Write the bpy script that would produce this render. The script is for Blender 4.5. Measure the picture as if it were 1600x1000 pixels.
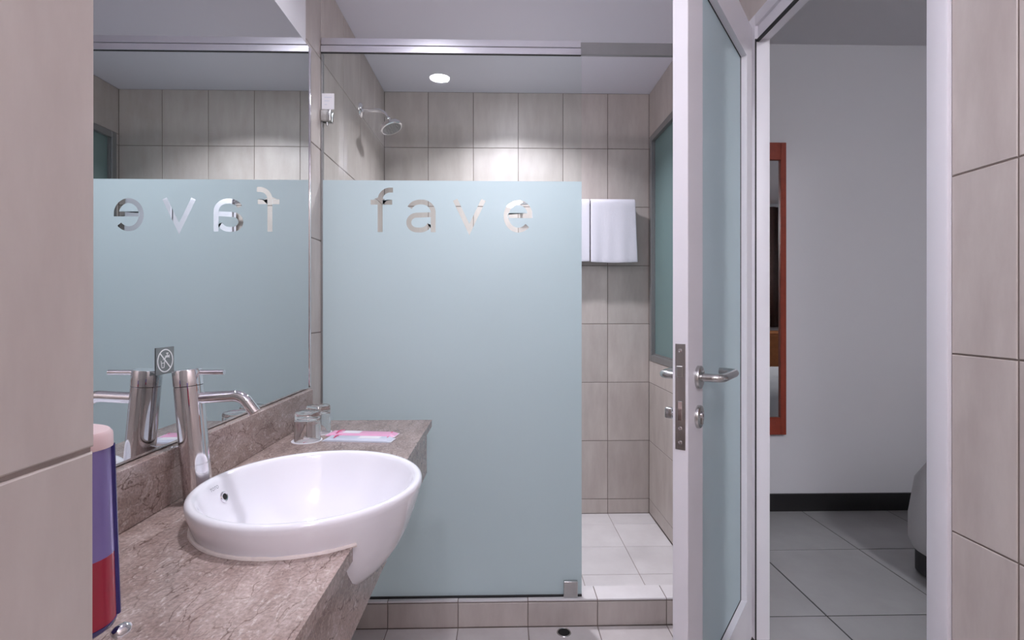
import bpy, bmesh, math, random
from mathutils import Vector, Matrix, Quaternion
random.seed(7)
for o in list(bpy.data.objects): bpy.data.objects.remove(o, do_unlink=True)
scene = bpy.context.scene
COL = scene.collection
R = math.radians

# ------------------------------------------------------------------ camera
cam_d = bpy.data.cameras.new('camera')
cam_d.sensor_fit = 'HORIZONTAL'; cam_d.sensor_width = 36.0
cam_d.lens = 36.0 * 778.15 / 1600.0
cam_d.shift_y = -16.8 / 1600.0
cam_d.clip_start = 0.02
cam = bpy.data.objects.new('camera', cam_d); COL.objects.link(cam)
cam.location = (0, 0, 1.137)
cam.rotation_euler = (R(90), 0, -0.0222)
scene.camera = cam

# ------------------------------------------------------------------ world, exposure
w = bpy.data.worlds.new('world'); scene.world = w; w.use_nodes = True
w.node_tree.nodes['Background'].inputs[0].default_value = (0.8, 0.82, 0.9, 1)
w.node_tree.nodes['Background'].inputs[1].default_value = 0.05
vs_ = scene.view_settings
vs_.view_transform = 'Standard'; vs_.look = 'None'; vs_.gamma = 1.0
vs_.use_curve_mapping = False
vs_.exposure = 0.57
scene.cycles.max_bounces = 16; scene.cycles.diffuse_bounces = 8; scene.cycles.glossy_bounces = 8
LAMP_BASIN, LAMP_SHOWER, FILL_ENTRY, FILL_BED = 4.8, 9.0, 60.0, 100.0  # entry and bedroom values drive unseen lamps added as fill
LIGHT_TINT = (0.915, 0.905, 1.0)

# ------------------------------------------------------------------ materials
MATS = {}
def nt(name):
    m = bpy.data.materials.new(name); m.use_nodes = True
    MATS[name] = m
    t = m.node_tree
    return m, t, t.nodes['Principled BSDF']
def N(t, typ, **kw):
    n = t.nodes.new(typ)
    for k, v in kw.items(): setattr(n, k, v)
    return n
def plain(name, col, rough=0.5, metal=0.0, spec=0.5, noise=0.0, scale=20.0, bump=0.0, coat=0.0):
    m, t, b = nt(name)
    b.inputs['Base Color'].default_value = (*col, 1)
    b.inputs['Roughness'].default_value = rough
    b.inputs['Metallic'].default_value = metal
    b.inputs['Specular IOR Level'].default_value = spec
    b.inputs['Coat Weight'].default_value = coat
    tc = N(t, 'ShaderNodeTexCoord')
    nz = N(t, 'ShaderNodeTexNoise'); nz.inputs['Scale'].default_value = scale; nz.inputs['Detail'].default_value = 4
    t.links.new(tc.outputs['Object'], nz.inputs['Vector'])
    if noise > 0:
        mx = N(t, 'ShaderNodeMix', data_type='RGBA')
        mx.inputs['A'].default_value = (*[c * (1 - noise) for c in col], 1)
        mx.inputs['B'].default_value = (*[min(1, c * (1 + noise)) for c in col], 1)
        t.links.new(nz.outputs['Fac'], mx.inputs['Factor'])
        t.links.new(mx.outputs['Result'], b.inputs['Base Color'])
    if bump > 0:
        bp = N(t, 'ShaderNodeBump'); bp.inputs['Strength'].default_value = bump; bp.inputs['Distance'].default_value = 0.002
        t.links.new(nz.outputs['Fac'], bp.inputs['Height']); t.links.new(bp.outputs['Normal'], b.inputs['Normal'])
    return m
def tile_mat(name, ca, cb, rough=0.35, var=0.06, stretch=(9, 2.2, 6)):
    m, t, b = nt(name)
    tc = N(t, 'ShaderNodeTexCoord'); oi = N(t, 'ShaderNodeObjectInfo')
    mul = N(t, 'ShaderNodeMath', operation='MULTIPLY'); mul.inputs[1].default_value = 37.0
    t.links.new(oi.outputs['Random'], mul.inputs[0])
    add = N(t, 'ShaderNodeVectorMath', operation='ADD')
    t.links.new(tc.outputs['Object'], add.inputs[0]); t.links.new(mul.outputs[0], add.inputs[1])
    mp = N(t, 'ShaderNodeMapping'); mp.inputs['Scale'].default_value = stretch
    t.links.new(add.outputs[0], mp.inputs['Vector'])
    nz = N(t, 'ShaderNodeTexNoise'); nz.inputs['Scale'].default_value = 2.0; nz.inputs['Detail'].default_value = 7; nz.inputs['Roughness'].default_value = 0.62
    t.links.new(mp.outputs[0], nz.inputs['Vector'])
    rp = N(t, 'ShaderNodeValToRGB'); rp.color_ramp.elements[0].position = 0.33; rp.color_ramp.elements[1].position = 0.68
    rp.color_ramp.elements[0].color = (*ca, 1); rp.color_ramp.elements[1].color = (*cb, 1)
    t.links.new(nz.outputs['Fac'], rp.inputs['Fac'])
    hs = N(t, 'ShaderNodeHueSaturation')
    mr = N(t, 'ShaderNodeMapRange'); mr.inputs['To Min'].default_value = 1 - var; mr.inputs['To Max'].default_value = 1 + var
    t.links.new(oi.outputs['Random'], mr.inputs['Value']); t.links.new(mr.outputs[0], hs.inputs['Value'])
    t.links.new(rp.outputs['Color'], hs.inputs['Color']); t.links.new(hs.outputs['Color'], b.inputs['Base Color'])
    b.inputs['Roughness'].default_value = rough
    bp = N(t, 'ShaderNodeBump'); bp.inputs['Strength'].default_value = 0.05; bp.inputs['Distance'].default_value = 0.002
    t.links.new(nz.outputs['Fac'], bp.inputs['Height']); t.links.new(bp.outputs['Normal'], b.inputs['Normal'])
    return m
def marble(name):
    m, t, b = nt(name)
    tc = N(t, 'ShaderNodeTexCoord')
    mp = N(t, 'ShaderNodeMapping'); mp.inputs['Rotation'].default_value = (0, R(8), R(-24)); mp.inputs['Scale'].default_value = (2.6, 1.0, 1.8)
    t.links.new(tc.outputs['Object'], mp.inputs['Vector'])
    big = N(t, 'ShaderNodeTexNoise'); big.inputs['Scale'].default_value = 9; big.inputs['Detail'].default_value = 6; big.inputs['Roughness'].default_value = 0.65
    t.links.new(mp.outputs[0], big.inputs['Vector'])
    base = N(t, 'ShaderNodeValToRGB')
    e = base.color_ramp.elements
    e[0].position = 0.30; e[0].color = (0.255, 0.178, 0.155, 1)
    e[1].position = 0.68; e[1].color = (0.43, 0.34, 0.31, 1)
    t.links.new(big.outputs['Fac'], base.inputs['Fac'])
    # warp
    wn = N(t, 'ShaderNodeTexNoise'); wn.inputs['Scale'].default_value = 14; wn.inputs['Detail'].default_value = 4
    t.links.new(mp.outputs[0], wn.inputs['Vector'])
    wa = N(t, 'ShaderNodeVectorMath', operation='MULTIPLY_ADD'); wa.inputs[1].default_value = (0.11, 0.11, 0.11)
    t.links.new(wn.outputs['Color'], wa.inputs[0]); t.links.new(mp.outputs[0], wa.inputs[2])
    v1 = N(t, 'ShaderNodeTexVoronoi', feature='DISTANCE_TO_EDGE'); v1.inputs['Scale'].default_value = 13
    t.links.new(wa.outputs[0], v1.inputs['Vector'])
    r1 = N(t, 'ShaderNodeValToRGB'); r1.color_ramp.elements[0].color = (1, 1, 1, 1); r1.color_ramp.elements[1].color = (0, 0, 0, 1); r1.color_ramp.elements[1].position = 0.03
    t.links.new(v1.outputs['Distance'], r1.inputs['Fac'])
    # break up the dark veins
    brk = N(t, 'ShaderNodeMath', operation='MULTIPLY')
    bn = N(t, 'ShaderNodeValToRGB'); bn.color_ramp.elements[0].position = 0.40; bn.color_ramp.elements[1].position = 0.58
    t.links.new(wn.outputs['Fac'], bn.inputs['Fac'])
    t.links.new(bn.outputs['Color'], brk.inputs[0]); t.links.new(r1.outputs['Color'], brk.inputs[1])
    m1 = N(t, 'ShaderNodeMix', data_type='RGBA'); m1.inputs['B'].default_value = (0.14, 0.088, 0.072, 1)
    t.links.new(brk.outputs[0], m1.inputs['Factor']); t.links.new(base.outputs['Color'], m1.inputs['A'])
    # pale flecks
    fn = N(t, 'ShaderNodeTexNoise'); fn.inputs['Scale'].default_value = 55; fn.inputs['Detail'].default_value = 5; fn.inputs['Roughness'].default_value = 0.7
    t.links.new(wa.outputs[0], fn.inputs['Vector'])
    fr = N(t, 'ShaderNodeValToRGB'); fr.color_ramp.elements[0].position = 0.54; fr.color_ramp.elements[1].position = 0.70
    fr.color_ramp.elements[1].color = (0.75, 0.75, 0.75, 1)
    t.links.new(fn.outputs['Fac'], fr.inputs['Fac'])
    m2 = N(t, 'ShaderNodeMix', data_type='RGBA'); m2.inputs['B'].default_value = (0.62, 0.53, 0.48, 1)
    t.links.new(fr.outputs['Color'], m2.inputs['Factor']); t.links.new(m1.outputs['Result'], m2.inputs['A'])
    gn = N(t, 'ShaderNodeTexNoise'); gn.inputs['Scale'].default_value = 240; gn.inputs['Detail'].default_value = 3
    t.links.new(tc.outputs['Object'], gn.inputs['Vector'])
    gr = N(t, 'ShaderNodeMapRange'); gr.inputs['From Min'].default_value = 0.3; gr.inputs['From Max'].default_value = 0.7; gr.inputs['To Min'].default_value = 0.78; gr.inputs['To Max'].default_value = 1.22
    t.links.new(gn.outputs['Fac'], gr.inputs['Value'])
    gh = N(t, 'ShaderNodeHueSaturation'); t.links.new(gr.outputs[0], gh.inputs['Value']); t.links.new(m2.outputs['Result'], gh.inputs['Color'])
    t.links.new(gh.outputs['Color'], b.inputs['Base Color'])
    b.inputs['Roughness'].default_value = 0.22
    return m
def thin_glass(name, tint=(0.96, 0.985, 0.975), ior=1.45):
    m = bpy.data.materials.new(name); m.use_nodes = True; MATS[name] = m
    t = m.node_tree; t.nodes.remove(t.nodes['Principled BSDF']); out = t.nodes['Material Output']
    tr = N(t, 'ShaderNodeBsdfTransparent'); tr.inputs[0].default_value = (*tint, 1)
    gl = N(t, 'ShaderNodeBsdfGlossy'); gl.inputs['Roughness'].default_value = 0.02
    fr = N(t, 'ShaderNodeFresnel'); fr.inputs['IOR'].default_value = ior
    ge = N(t, 'ShaderNodeNewGeometry')
    inv = N(t, 'ShaderNodeMath', operation='SUBTRACT'); inv.inputs[0].default_value = 1
    t.links.new(ge.outputs['Backfacing'], inv.inputs[1])
    mu = N(t, 'ShaderNodeMath', operation='MULTIPLY'); t.links.new(fr.outputs[0], mu.inputs[0]); t.links.new(inv.outputs[0], mu.inputs[1])
    mx = N(t, 'ShaderNodeMixShader'); t.links.new(mu.outputs[0], mx.inputs[0]); t.links.new(tr.outputs[0], mx.inputs[1]); t.links.new(gl.outputs[0], mx.inputs[2])
    t.links.new(mx.outputs[0], out.inputs['Surface'])
    return m
def frosted(name, col, trans=0.45, gloss=0.06, rough=0.35):
    m = bpy.data.materials.new(name); m.use_nodes = True; MATS[name] = m
    t = m.node_tree; t.nodes.remove(t.nodes['Principled BSDF']); out = t.nodes['Material Output']
    tc = N(t, 'ShaderNodeTexCoord'); nz = N(t, 'ShaderNodeTexNoise'); nz.inputs['Scale'].default_value = 3.0
    t.links.new(tc.outputs['Object'], nz.inputs['Vector'])
    cm = N(t, 'ShaderNodeMix', data_type='RGBA'); cm.inputs['A'].default_value = (*[c * 0.98 for c in col], 1); cm.inputs['B'].default_value = (*[c * 1.02 for c in col], 1)
    t.links.new(nz.outputs['Fac'], cm.inputs['Factor'])
    d = N(t, 'ShaderNodeBsdfDiffuse'); tl = N(t, 'ShaderNodeBsdfTranslucent')
    t.links.new(cm.outputs['Result'], d.inputs['Color']); t.links.new(cm.outputs['Result'], tl.inputs['Color'])
    g = N(t, 'ShaderNodeBsdfGlossy'); g.inputs['Roughness'].default_value = rough
    m1 = N(t, 'ShaderNodeMixShader'); m1.inputs[0].default_value = trans
    t.links.new(d.outputs[0], m1.inputs[1]); t.links.new(tl.outputs[0], m1.inputs[2])
    m2 = N(t, 'ShaderNodeMixShader'); m2.inputs[0].default_value = gloss
    t.links.new(m1.outputs[0], m2.inputs[1]); t.links.new(g.outputs[0], m2.inputs[2])
    t.links.new(m2.outputs[0], out.inputs['Surface'])
    return m
def emit(name, col, strength):
    m, t, b = nt(name)
    b.inputs['Base Color'].default_value = (*col, 1)
    b.inputs['Emission Color'].default_value = (*col, 1); b.inputs['Emission Strength'].default_value = strength
    return m
def clear(name, col, rough=0.0, ior=1.45):
    m, t, b = nt(name)
    b.inputs['Base Color'].default_value = (*col, 1); b.inputs['Roughness'].default_value = rough
    b.inputs['Transmission Weight'].default_value = 1.0; b.inputs['IOR'].default_value = ior
    return m

tile_mat('wall_tile', (0.475, 0.418, 0.388), (0.565, 0.512, 0.475), rough=0.42)
tile_mat('shower_floor_tile', (0.66, 0.63, 0.63), (0.74, 0.715, 0.715), rough=0.45, stretch=(3, 3, 3))
tile_mat('bath_floor_tile', (0.52, 0.475, 0.465), (0.62, 0.58, 0.57), rough=0.4, stretch=(3, 3, 3))
tile_mat('bedroom_floor_tile', (0.36, 0.36, 0.36), (0.41, 0.41, 0.41), rough=0.25, var=0.03, stretch=(2, 2, 2))
plain('grout', (0.20, 0.16, 0.14), 0.9, noise=0.2, scale=60)
plain('grout_light', (0.36, 0.31, 0.29), 0.9, noise=0.2, scale=60)
plain('grout_dark', (0.05, 0.05, 0.05), 0.9, noise=0.2, scale=60)
plain('white_paint', (0.78, 0.765, 0.79), 0.6, noise=0.015, scale=4)
plain('ceiling_paint', (0.79, 0.79, 0.875), 0.45, noise=0.015, scale=3)
plain('door_paint', (0.74, 0.73, 0.765), 0.42, noise=0.02, scale=6)
plain('bedroom_paint', (0.65, 0.65, 0.675), 0.7, noise=0.015, scale=3)
plain('ceramic', (0.82, 0.81, 0.85), 0.07, spec=0.6, coat=0.3)
plain('chrome', (0.82, 0.80, 0.82), 0.06, metal=1)
plain('steel', (0.56, 0.56, 0.55), 0.26, metal=1, noise=0.06, scale=90)
plain('aluminium', (0.72, 0.71, 0.75), 0.28, metal=1, noise=0.03, scale=50)
plain('grey_aluminium', (0.30, 0.30, 0.30), 0.4, metal=0.6, noise=0.05, scale=40)
plain('mirror', (0.68, 0.70, 0.705), 0.0, metal=1)
plain('black_rubber', (0.015, 0.015, 0.016), 0.6, noise=0.2)
plain('black_skirting', (0.018, 0.017, 0.018), 0.35, noise=0.1)
plain('silicone', (0.74, 0.66, 0.62), 0.5, noise=0.15, scale=90)
plain('towel_cloth', (0.70, 0.685, 0.745), 0.95, noise=0.03, scale=300, bump=0.5)
plain('bed_linen', (0.62, 0.62, 0.63), 0.9, noise=0.03, scale=120, bump=0.3)
plain('bed_base', (0.06, 0.06, 0.065), 0.85, noise=0.1, scale=150)
plain('red_wood', (0.26, 0.045, 0.025), 0.35, noise=0.25, scale=30)
plain('orange_wood', (0.42, 0.15, 0.05), 0.4, noise=0.25, scale=25)
plain('dark_wood', (0.06, 0.03, 0.025), 0.5, noise=0.3, scale=20)
plain('paper', (0.80, 0.79, 0.82), 0.7, noise=0.02)
plain('packet_pink', (0.78, 0.40, 0.58), 0.35, noise=0.05, scale=30)
plain('packet_blue', (0.60, 0.64, 0.74), 0.3, noise=0.05, scale=30)
plain('print_red', (0.70, 0.03, 0.16), 0.5)
plain('print_grey', (0.10, 0.10, 0.11), 0.5)
plain('sticker_grey', (0.19, 0.215, 0.215), 0.45, noise=0.03)
plain('sticker_white', (0.85, 0.87, 0.88), 0.5)
plain('cap_pink', (0.84, 0.64, 0.64), 0.4, noise=0.03)
plain('bottle_back', (0.66, 0.48, 0.46), 0.4, noise=0.03)
plain('bottle_dark', (0.035, 0.025, 0.16), 0.2, noise=0.05)
plain('bottle_purple', (0.25, 0.20, 0.47), 0.15, noise=0.08, scale=30)
plain('liquid_red', (0.42, 0.035, 0.065), 0.12, noise=0.08, scale=30)
plain('hole_black', (0.006, 0.006, 0.006), 0.8)
marble('marble')
thin_glass('pane')
frosted('frost_film', (0.58, 0.69, 0.72), trans=0.50, gloss=0.03)
frosted('door_frost', (0.61, 0.71, 0.735), trans=0.40, gloss=0.05, rough=0.2)
frosted('window_frost', (0.30, 0.42, 0.41), trans=0.45, gloss=0.06, rough=0.15)
clear('tumbler_glass', (1, 0.985, 0.98))
emit('lamp_face', LIGHT_TINT, 30.0)
emit('fill_globe', LIGHT_TINT, FILL_ENTRY)
emit('fill_bed', (0.95, 0.95, 1.0), FILL_BED)

# ------------------------------------------------------------------ mesh helpers
def link(name, me, mat=None, parent=None, smooth=False):
    o = bpy.data.objects.new(name, me); COL.objects.link(o)
    if mat and not me.materials: me.materials.append(MATS[mat])
    if parent: o.parent = parent
    if smooth:
        for p in me.polygons: p.use_smooth = True
    return o
def bm_obj(name, bm, mat, parent=None, smooth=False, sharp=None):
    me = bpy.data.meshes.new(name); bmesh.ops.recalc_face_normals(bm, faces=bm.faces[:])
    bm.to_mesh(me); bm.free()
    o = link(name, me, mat, parent, smooth)
    if sharp: me.set_sharp_from_angle(angle=R(sharp))
    return o
def tag(o, label=None, cat=None, group=None, kind=None):
    if label: o['label'] = label
    if cat: o['category'] = cat
    if group: o['group'] = group
    if kind: o['kind'] = kind
    return o
def empty(name, loc=(0, 0, 0), rot=(0, 0, 0)):
    o = bpy.data.objects.new(name, None); COL.objects.link(o); o.location = loc; o.rotation_euler = rot
    o.empty_display_size = 0.05
    return o
def add_box(bm, x0, x1, y0, y1, z0, z1, bev=0.0, seg=1):
    vs = [bm.verts.new(p) for p in ((x0,y0,z0),(x1,y0,z0),(x1,y1,z0),(x0,y1,z0),(x0,y0,z1),(x1,y0,z1),(x1,y1,z1),(x0,y1,z1))]
    fs = [bm.faces.new([vs[i] for i in q]) for q in ((0,3,2,1),(4,5,6,7),(0,1,5,4),(1,2,6,5),(2,3,7,6),(3,0,4,7))]
    if bev > 0:
        ed = list({e for f in fs for e in f.edges})
        bmesh.ops.bevel(bm, geom=ed, offset=bev, segments=seg, affect='EDGES', profile=0.5)
def box(name, x0, x1, y0, y1, z0, z1, mat, parent=None, bev=0.0, seg=1):
    bm = bmesh.new(); add_box(bm, x0, x1, y0, y1, z0, z1, bev, seg)
    return bm_obj(name, bm, mat, parent, smooth=bev > 0 and seg > 1, sharp=40 if bev > 0 and seg > 1 else None)
def add_lathe(bm, prof, n=48, M=Matrix(), close=False):
    """prof: (r, h) list revolved about local z; M places it"""
    rings = []
    for r, h in prof:
        if r < 1e-6: rings.append([bm.verts.new(M @ Vector((0, 0, h)))])
        else: rings.append([bm.verts.new(M @ Vector((r*math.cos(2*math.pi*i/n), r*math.sin(2*math.pi*i/n), h))) for i in range(n)])
    pairs = list(zip(rings[:-1], rings[1:]))
    if close: pairs.append((rings[-1], rings[0]))
    for a, b in pairs:
        if len(a) == 1 and len(b) == 1: continue
        for i in range(n):
            j = (i + 1) % n
            if len(a) == 1: bm.faces.new((a[0], b[i], b[j]))
            elif len(b) == 1: bm.faces.new((a[i], a[j], b[0]))
            else: bm.faces.new((a[i], a[j], b[j], b[i]))
def lathe(name, prof, mat, parent=None, n=48, M=Matrix(), close=False, sharp=35):
    bm = bmesh.new(); add_lathe(bm, prof, n, M, close)
    return bm_obj(name, bm, mat, parent, smooth=True, sharp=sharp)
def axisM(loc, d):
    return Matrix.Translation(loc) @ Vector((0, 0, 1)).rotation_difference(Vector(d)).to_matrix().to_4x4()
def add_tube(bm, pts, rad, n=16, cap=True):
    pts = [Vector(p) for p in pts]
    rs = rad if isinstance(rad, (list, tuple)) else [rad] * len(pts)
    prev = None; rings = []
    for i, p in enumerate(pts):
        t = (pts[min(i+1, len(pts)-1)] - pts[max(i-1, 0)]).normalized()
        if prev is None:
            u = t.cross(Vector((0, 0, 1)))
            if u.length < 0.01: u = t.cross(Vector((1, 0, 0)))
            u.normalize()
        else:
            u = (prev - t * prev.dot(t)).normalized()
        prev = u; v = t.cross(u)
        rings.append([bm.verts.new(p + (u*math.cos(2*math.pi*k/n) + v*math.sin(2*math.pi*k/n)) * rs[i]) for k in range(n)])
    for a, b in zip(rings[:-1], rings[1:]):
        for k in range(n): bm.faces.new((a[k], a[(k+1)%n], b[(k+1)%n], b[k]))
    if cap: bm.faces.new(rings[0][::-1]); bm.faces.new(rings[-1])
def tube(name, pts, rad, mat, parent=None, n=16):
    bm = bmesh.new(); add_tube(bm, pts, rad, n)
    return bm_obj(name, bm, mat, parent, smooth=True, sharp=40)
def arc(c, a, b, r, t0, t1, n=8):
    """points on an arc in plane spanned by a,b around c"""
    c, a, b = Vector(c), Vector(a), Vector(b)
    return [c + (a*math.cos(t0+(t1-t0)*i/n) + b*math.sin(t0+(t1-t0)*i/n))*r for i in range(n+1)]
def add_prism(bm, poly, fn, h0, h1):
    """poly: 2D outline; fn(u,v,h) -> world"""
    a = [bm.verts.new(fn(u, v, h0)) for u, v in poly]; b = [bm.verts.new(fn(u, v, h1)) for u, v in poly]
    bm.faces.new(a[::-1]); bm.faces.new(b)
    n = len(poly)
    for i in range(n): bm.faces.new((a[i], a[(i+1)%n], b[(i+1)%n], b[i]))
def prism(name, poly, fn, h0, h1, mat, parent=None):
    bm = bmesh.new(); add_prism(bm, poly, fn, h0, h1)
    return bm_obj(name, bm, mat, parent)
def text_mesh(body, size, M, mat, name, parent, extrude=0.0):
    cu = bpy.data.curves.new('t', 'FONT'); cu.body = body; cu.size = size; cu.align_x = 'CENTER'; cu.align_y = 'CENTER'; cu.extrude = extrude
    to = bpy.data.objects.new('t', cu); COL.objects.link(to)
    bpy.context.view_layer.update()
    me = bpy.data.meshes.new_from_object(to.evaluated_get(bpy.context.evaluated_depsgraph_get()))
    bpy.data.objects.remove(to, do_unlink=True)
    me.materials.clear(); me.transform(M)
    return link(name, me, mat, parent)
def frame_M(o, U, V):
    U, V = Vector(U), Vector(V); Nn = U.cross(V)
    m = Matrix((U, V, Nn)).transposed().to_4x4(); m.translation = Vector(o)
    return m

TILE_CACHE = {}
def tile_mesh(w_, h_, mat, th=0.006, ch=0.0012):
    k = (round(w_, 4), round(h_, 4), mat)
    if k in TILE_CACHE: return TILE_CACHE[k]
    bm = bmesh.new()
    lo = [bm.verts.new((sx*w_/2, sy*h_/2, -th)) for sx, sy in ((-1,-1),(1,-1),(1,1),(-1,1))]
    mi = [bm.verts.new((sx*w_/2, sy*h_/2, -ch)) for sx, sy in ((-1,-1),(1,-1),(1,1),(-1,1))]
    hi = [bm.verts.new((sx*(w_/2-ch), sy*(h_/2-ch), 0)) for sx, sy in ((-1,-1),(1,-1),(1,1),(-1,1))]
    for a, b in ((lo, mi), (mi, hi)):
        for i in range(4): bm.faces.new((a[i], a[(i+1)%4], b[(i+1)%4], b[i]))
    bm.faces.new(hi); bm.faces.new(lo[::-1])
    me = bpy.data.meshes.new('tile'); bm.to_mesh(me); bm.free(); me.materials.append(MATS[mat])
    TILE_CACHE[k] = me
    return me
def minus(rc, hole):
    a0, a1, b0, b1 = rc; h0, h1, g0, g1 = hole
    if h1 <= a0 or h0 >= a1 or g1 <= b0 or g0 >= b1: return [rc]
    out = []
    if b0 < g0: out.append((a0, a1, b0, g0))
    if b1 > g1: out.append((a0, a1, g1, b1))
    c0, c1 = max(b0, g0), min(b1, g1)
    if a0 < h0: out.append((a0, h0, c0, c1))
    if a1 > h1: out.append((h1, a1, c0, c1))
    return out
def tiles(parent, o, U, V, us, vs, mat, holes=(), gap=0.003, name='tile', jit=0.0004):
    M = frame_M(o, U, V)
    for u0, u1 in zip(us[:-1], us[1:]):
        for v0, v1 in zip(vs[:-1], vs[1:]):
            rcs = [(u0, u1, v0, v1)]
            for h in holes: rcs = [q for rc in rcs for q in minus(rc, h)]
            for a0, a1, b0, b1 in rcs:
                if a1-a0 < 0.008 or b1-b0 < 0.008: continue
                ob = link(name, tile_mesh(a1-a0-gap, b1-b0-gap, mat), None, parent)
                ob.matrix_local = M @ Matrix.Translation(((a0+a1)/2, (b0+b1)/2, random.uniform(-jit, jit)))
def edges(lo, hi, start, pitch):
    e = [lo]
    k = math.ceil((lo - start) / pitch + 1e-6)
    while start + k*pitch < hi - 1e-6:
        if start + k*pitch - lo > 1e-4: e.append(start + k*pitch)
        k += 1
    return e + [hi]

# ------------------------------------------------------------------ dimensions (metres, bathroom floor at z = 0)
XL, XR, YB = -0.645, 0.8295, 2.771
ZC = 2.342
YK, YKI, ZK = 1.781, 1.8685, 0.097
ZSF = -0.004
YG = 1.805
XG = 0.0967
JZ = [2.0336 - 0.3262*k for k in range(-1, 7)][::-1]      # wall tile courses
XM = -0.63
ZCT, XCF, YC0, YC1 = 0.775, -0.226, 0.318, 1.636
XP, YP = -0.252, 0.316                                   # near partition
ZB, YBW, ZBC = 0.063, 2.622, 2.55                        # bedroom
Y0 = -1.2
G = 0.002

# ------------------------------------------------------------------ the room
wall_back = tag(box('wall_back', XL-0.1, 0.95, YB+G, YB+0.1, -0.05, 2.45, 'grout'), kind='structure')
gx = edges(XL, XR, XG, 0.25)
gz = [ZSF] + [z for z in JZ if ZSF+0.02 < z < ZC] + [ZC]
tiles(wall_back, (0, YB, 0), (1, 0, 0), (0, 0, 1), gx, gz, 'wall_tile')

bm = bmesh.new()
add_box(bm, XL-0.12, XL-G, YP-0.1, YB+G, -0.05, 2.45)
wall_left = tag(bm_obj('wall_left', bm, 'grout'), kind='structure')
yl = [1.662, 1.805, 2.055, 2.305, 2.555, YB]
zl = [0.0] + [z for z in JZ if 0.02 < z < ZC] + [ZC]
tiles(wall_left, (XL, 0, 0), (0, 1, 0), (0, 0, 1), yl, zl, 'wall_tile', holes=[(YK+0.0, YKI, -0.1, ZK)])
# plaster above and below the mirror
box('plaster_panel', XL-0.004, XL, YP, 1.660, 1.999, ZC, 'white_paint', wall_left)
box('plaster_panel', XL-0.004, XL, YP, 1.660, 0.0, 0.600, 'white_paint', wall_left)

bm = bmesh.new()
add_box(bm, XL-0.12, XP-G, Y0, YP-G, -0.05, 2.45)
wall_near = tag(bm_obj('wall_partition', bm, 'grout_light'), kind='structure')
tag(wall_near, 'beige tiled partition wall close to the camera on the left', None)
zp = [0.0, 0.075, 0.40, 0.725, 1.0505, 1.376, 1.702, 2.028, ZC]
tiles(wall_near, (XP, 0, 0), (0, 1, 0), (0, 0, 1), edges(Y0, YP, YP, 0.25), zp, 'wall_tile')
tiles(wall_near, (0, YP, 0), (-1, 0, 0), (0, 0, 1), edges(-XP, -XL, -XP, 0.25), zp, 'wall_tile')

# right wall with the doorway and the window
DY0, DY1, DZ = 0.900, 1.650, 2.093
WY0, WY1, WZ0, WZ1 = 1.98, 2.752, 0.852, 2.094
bm = bmesh.new()
xa, xb = XR+G, 0.866
add_box(bm, xa, xb, Y0, DY0, -0.05, 2.62)
add_box(bm, xa, xb, DY0, DY1, DZ, 2.62)
add_box(bm, xa, xb, DY1, WY0, -0.05, 2.62)
add_box(bm, xa, xb, WY0, WY1, -0.05, WZ0)
add_box(bm, xa, xb, WY0, WY1, WZ1, 2.62)
add_box(bm, xa, xb, WY1, YB+0.1, -0.05, 2.62)
wall_right = tag(bm_obj('wall_right', bm, 'grout'), kind='structure')
zr = [0.0] + [z for z in JZ if 0.02 < z < ZC] + [ZC]
yr = edges(Y0, YB, 0.781, 0.25)
yr = [y for y in yr if not (2.53 < y < 2.76)] 
yr = [y for y in yr if y < YB-0.01] + [YB]
tiles(wall_right, (XR, 0, 0), (0, -1, 0), (0, 0, 1), [-y for y in yr[::-1]], zr, 'wall_tile',
      holes=[(-DY1, -DY0, -0.1, DZ), (-WY1, -WY0, WZ0, WZ1), (-YKI, -YK, -0.1, ZK)])
box('plaster_panel', xb, xb+0.004, Y0, DY0, ZB, ZBC, 'bedroom_paint', wall_right)
box('plaster_panel', xb, xb+0.004, DY0, DY1, DZ, ZBC, 'bedroom_paint', wall_right)
box('plaster_panel', xb, xb+0.004, DY1, WY0, ZB, ZBC, 'bedroom_paint', wall_right)

tag(box('wall_behind', XP-0.02, XR+0.1, Y0-0.1, Y0, -0.05, 2.45, 'wall_tile'), kind='structure')
tag(box('ceiling', XL-0.1, XR+0.02, Y0-0.1, YB+0.1, ZC, ZC+0.06, 'ceiling_paint'), kind='structure')

# floors
floor = tag(box('floor', XL-0.1, XR+0.04, Y0-0.1, YK+0.01, -0.06, -G, 'grout'), kind='structure')
tiles(floor, (0, 0, 0), (1, 0, 0), (0, 1, 0), edges(XL, XR, XG, 0.25), edges(Y0, YK, YK-0.25, 0.25), 'bath_floor_tile')
sfloor = tag(box('floor_shower', XL-0.1, XR+0.04, YKI-0.01, YB+0.05, -0.06, ZSF-G, 'grout_light'), kind='structure')
tiles(sfloor, (0, 0, ZSF), (1, 0, 0), (0, 1, 0), edges(XL, XR, XG, 0.25), [YKI, 1.8828, 2.1328, 2.3828, 2.6328, YB], 'shower_floor_tile')
kerb = tag(box('trim_1', XL-0.002, XR+0.002, YK+G, YKI-G, -0.05, ZK-G, 'grout'), kind='structure')
tag(kerb, 'low tiled kerb across the front of the shower')
ku = edges(XL, XR, XG, 0.25)
tiles(kerb, (0, YK, 0), (1, 0, 0), (0, 0, 1), ku, [0.0, ZK-0.009], 'wall_tile')
tiles(kerb, (0, 0, ZK), (1, 0, 0), (0, 1, 0), ku, [YK-0.001, YKI], 'shower_floor_tile')
tiles(kerb, (0, YKI, 0), (-1, 0, 0), (0, 0, 1), [-u for u in ku[::-1]], [ZSF, ZK-0.006], 'wall_tile')

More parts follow.
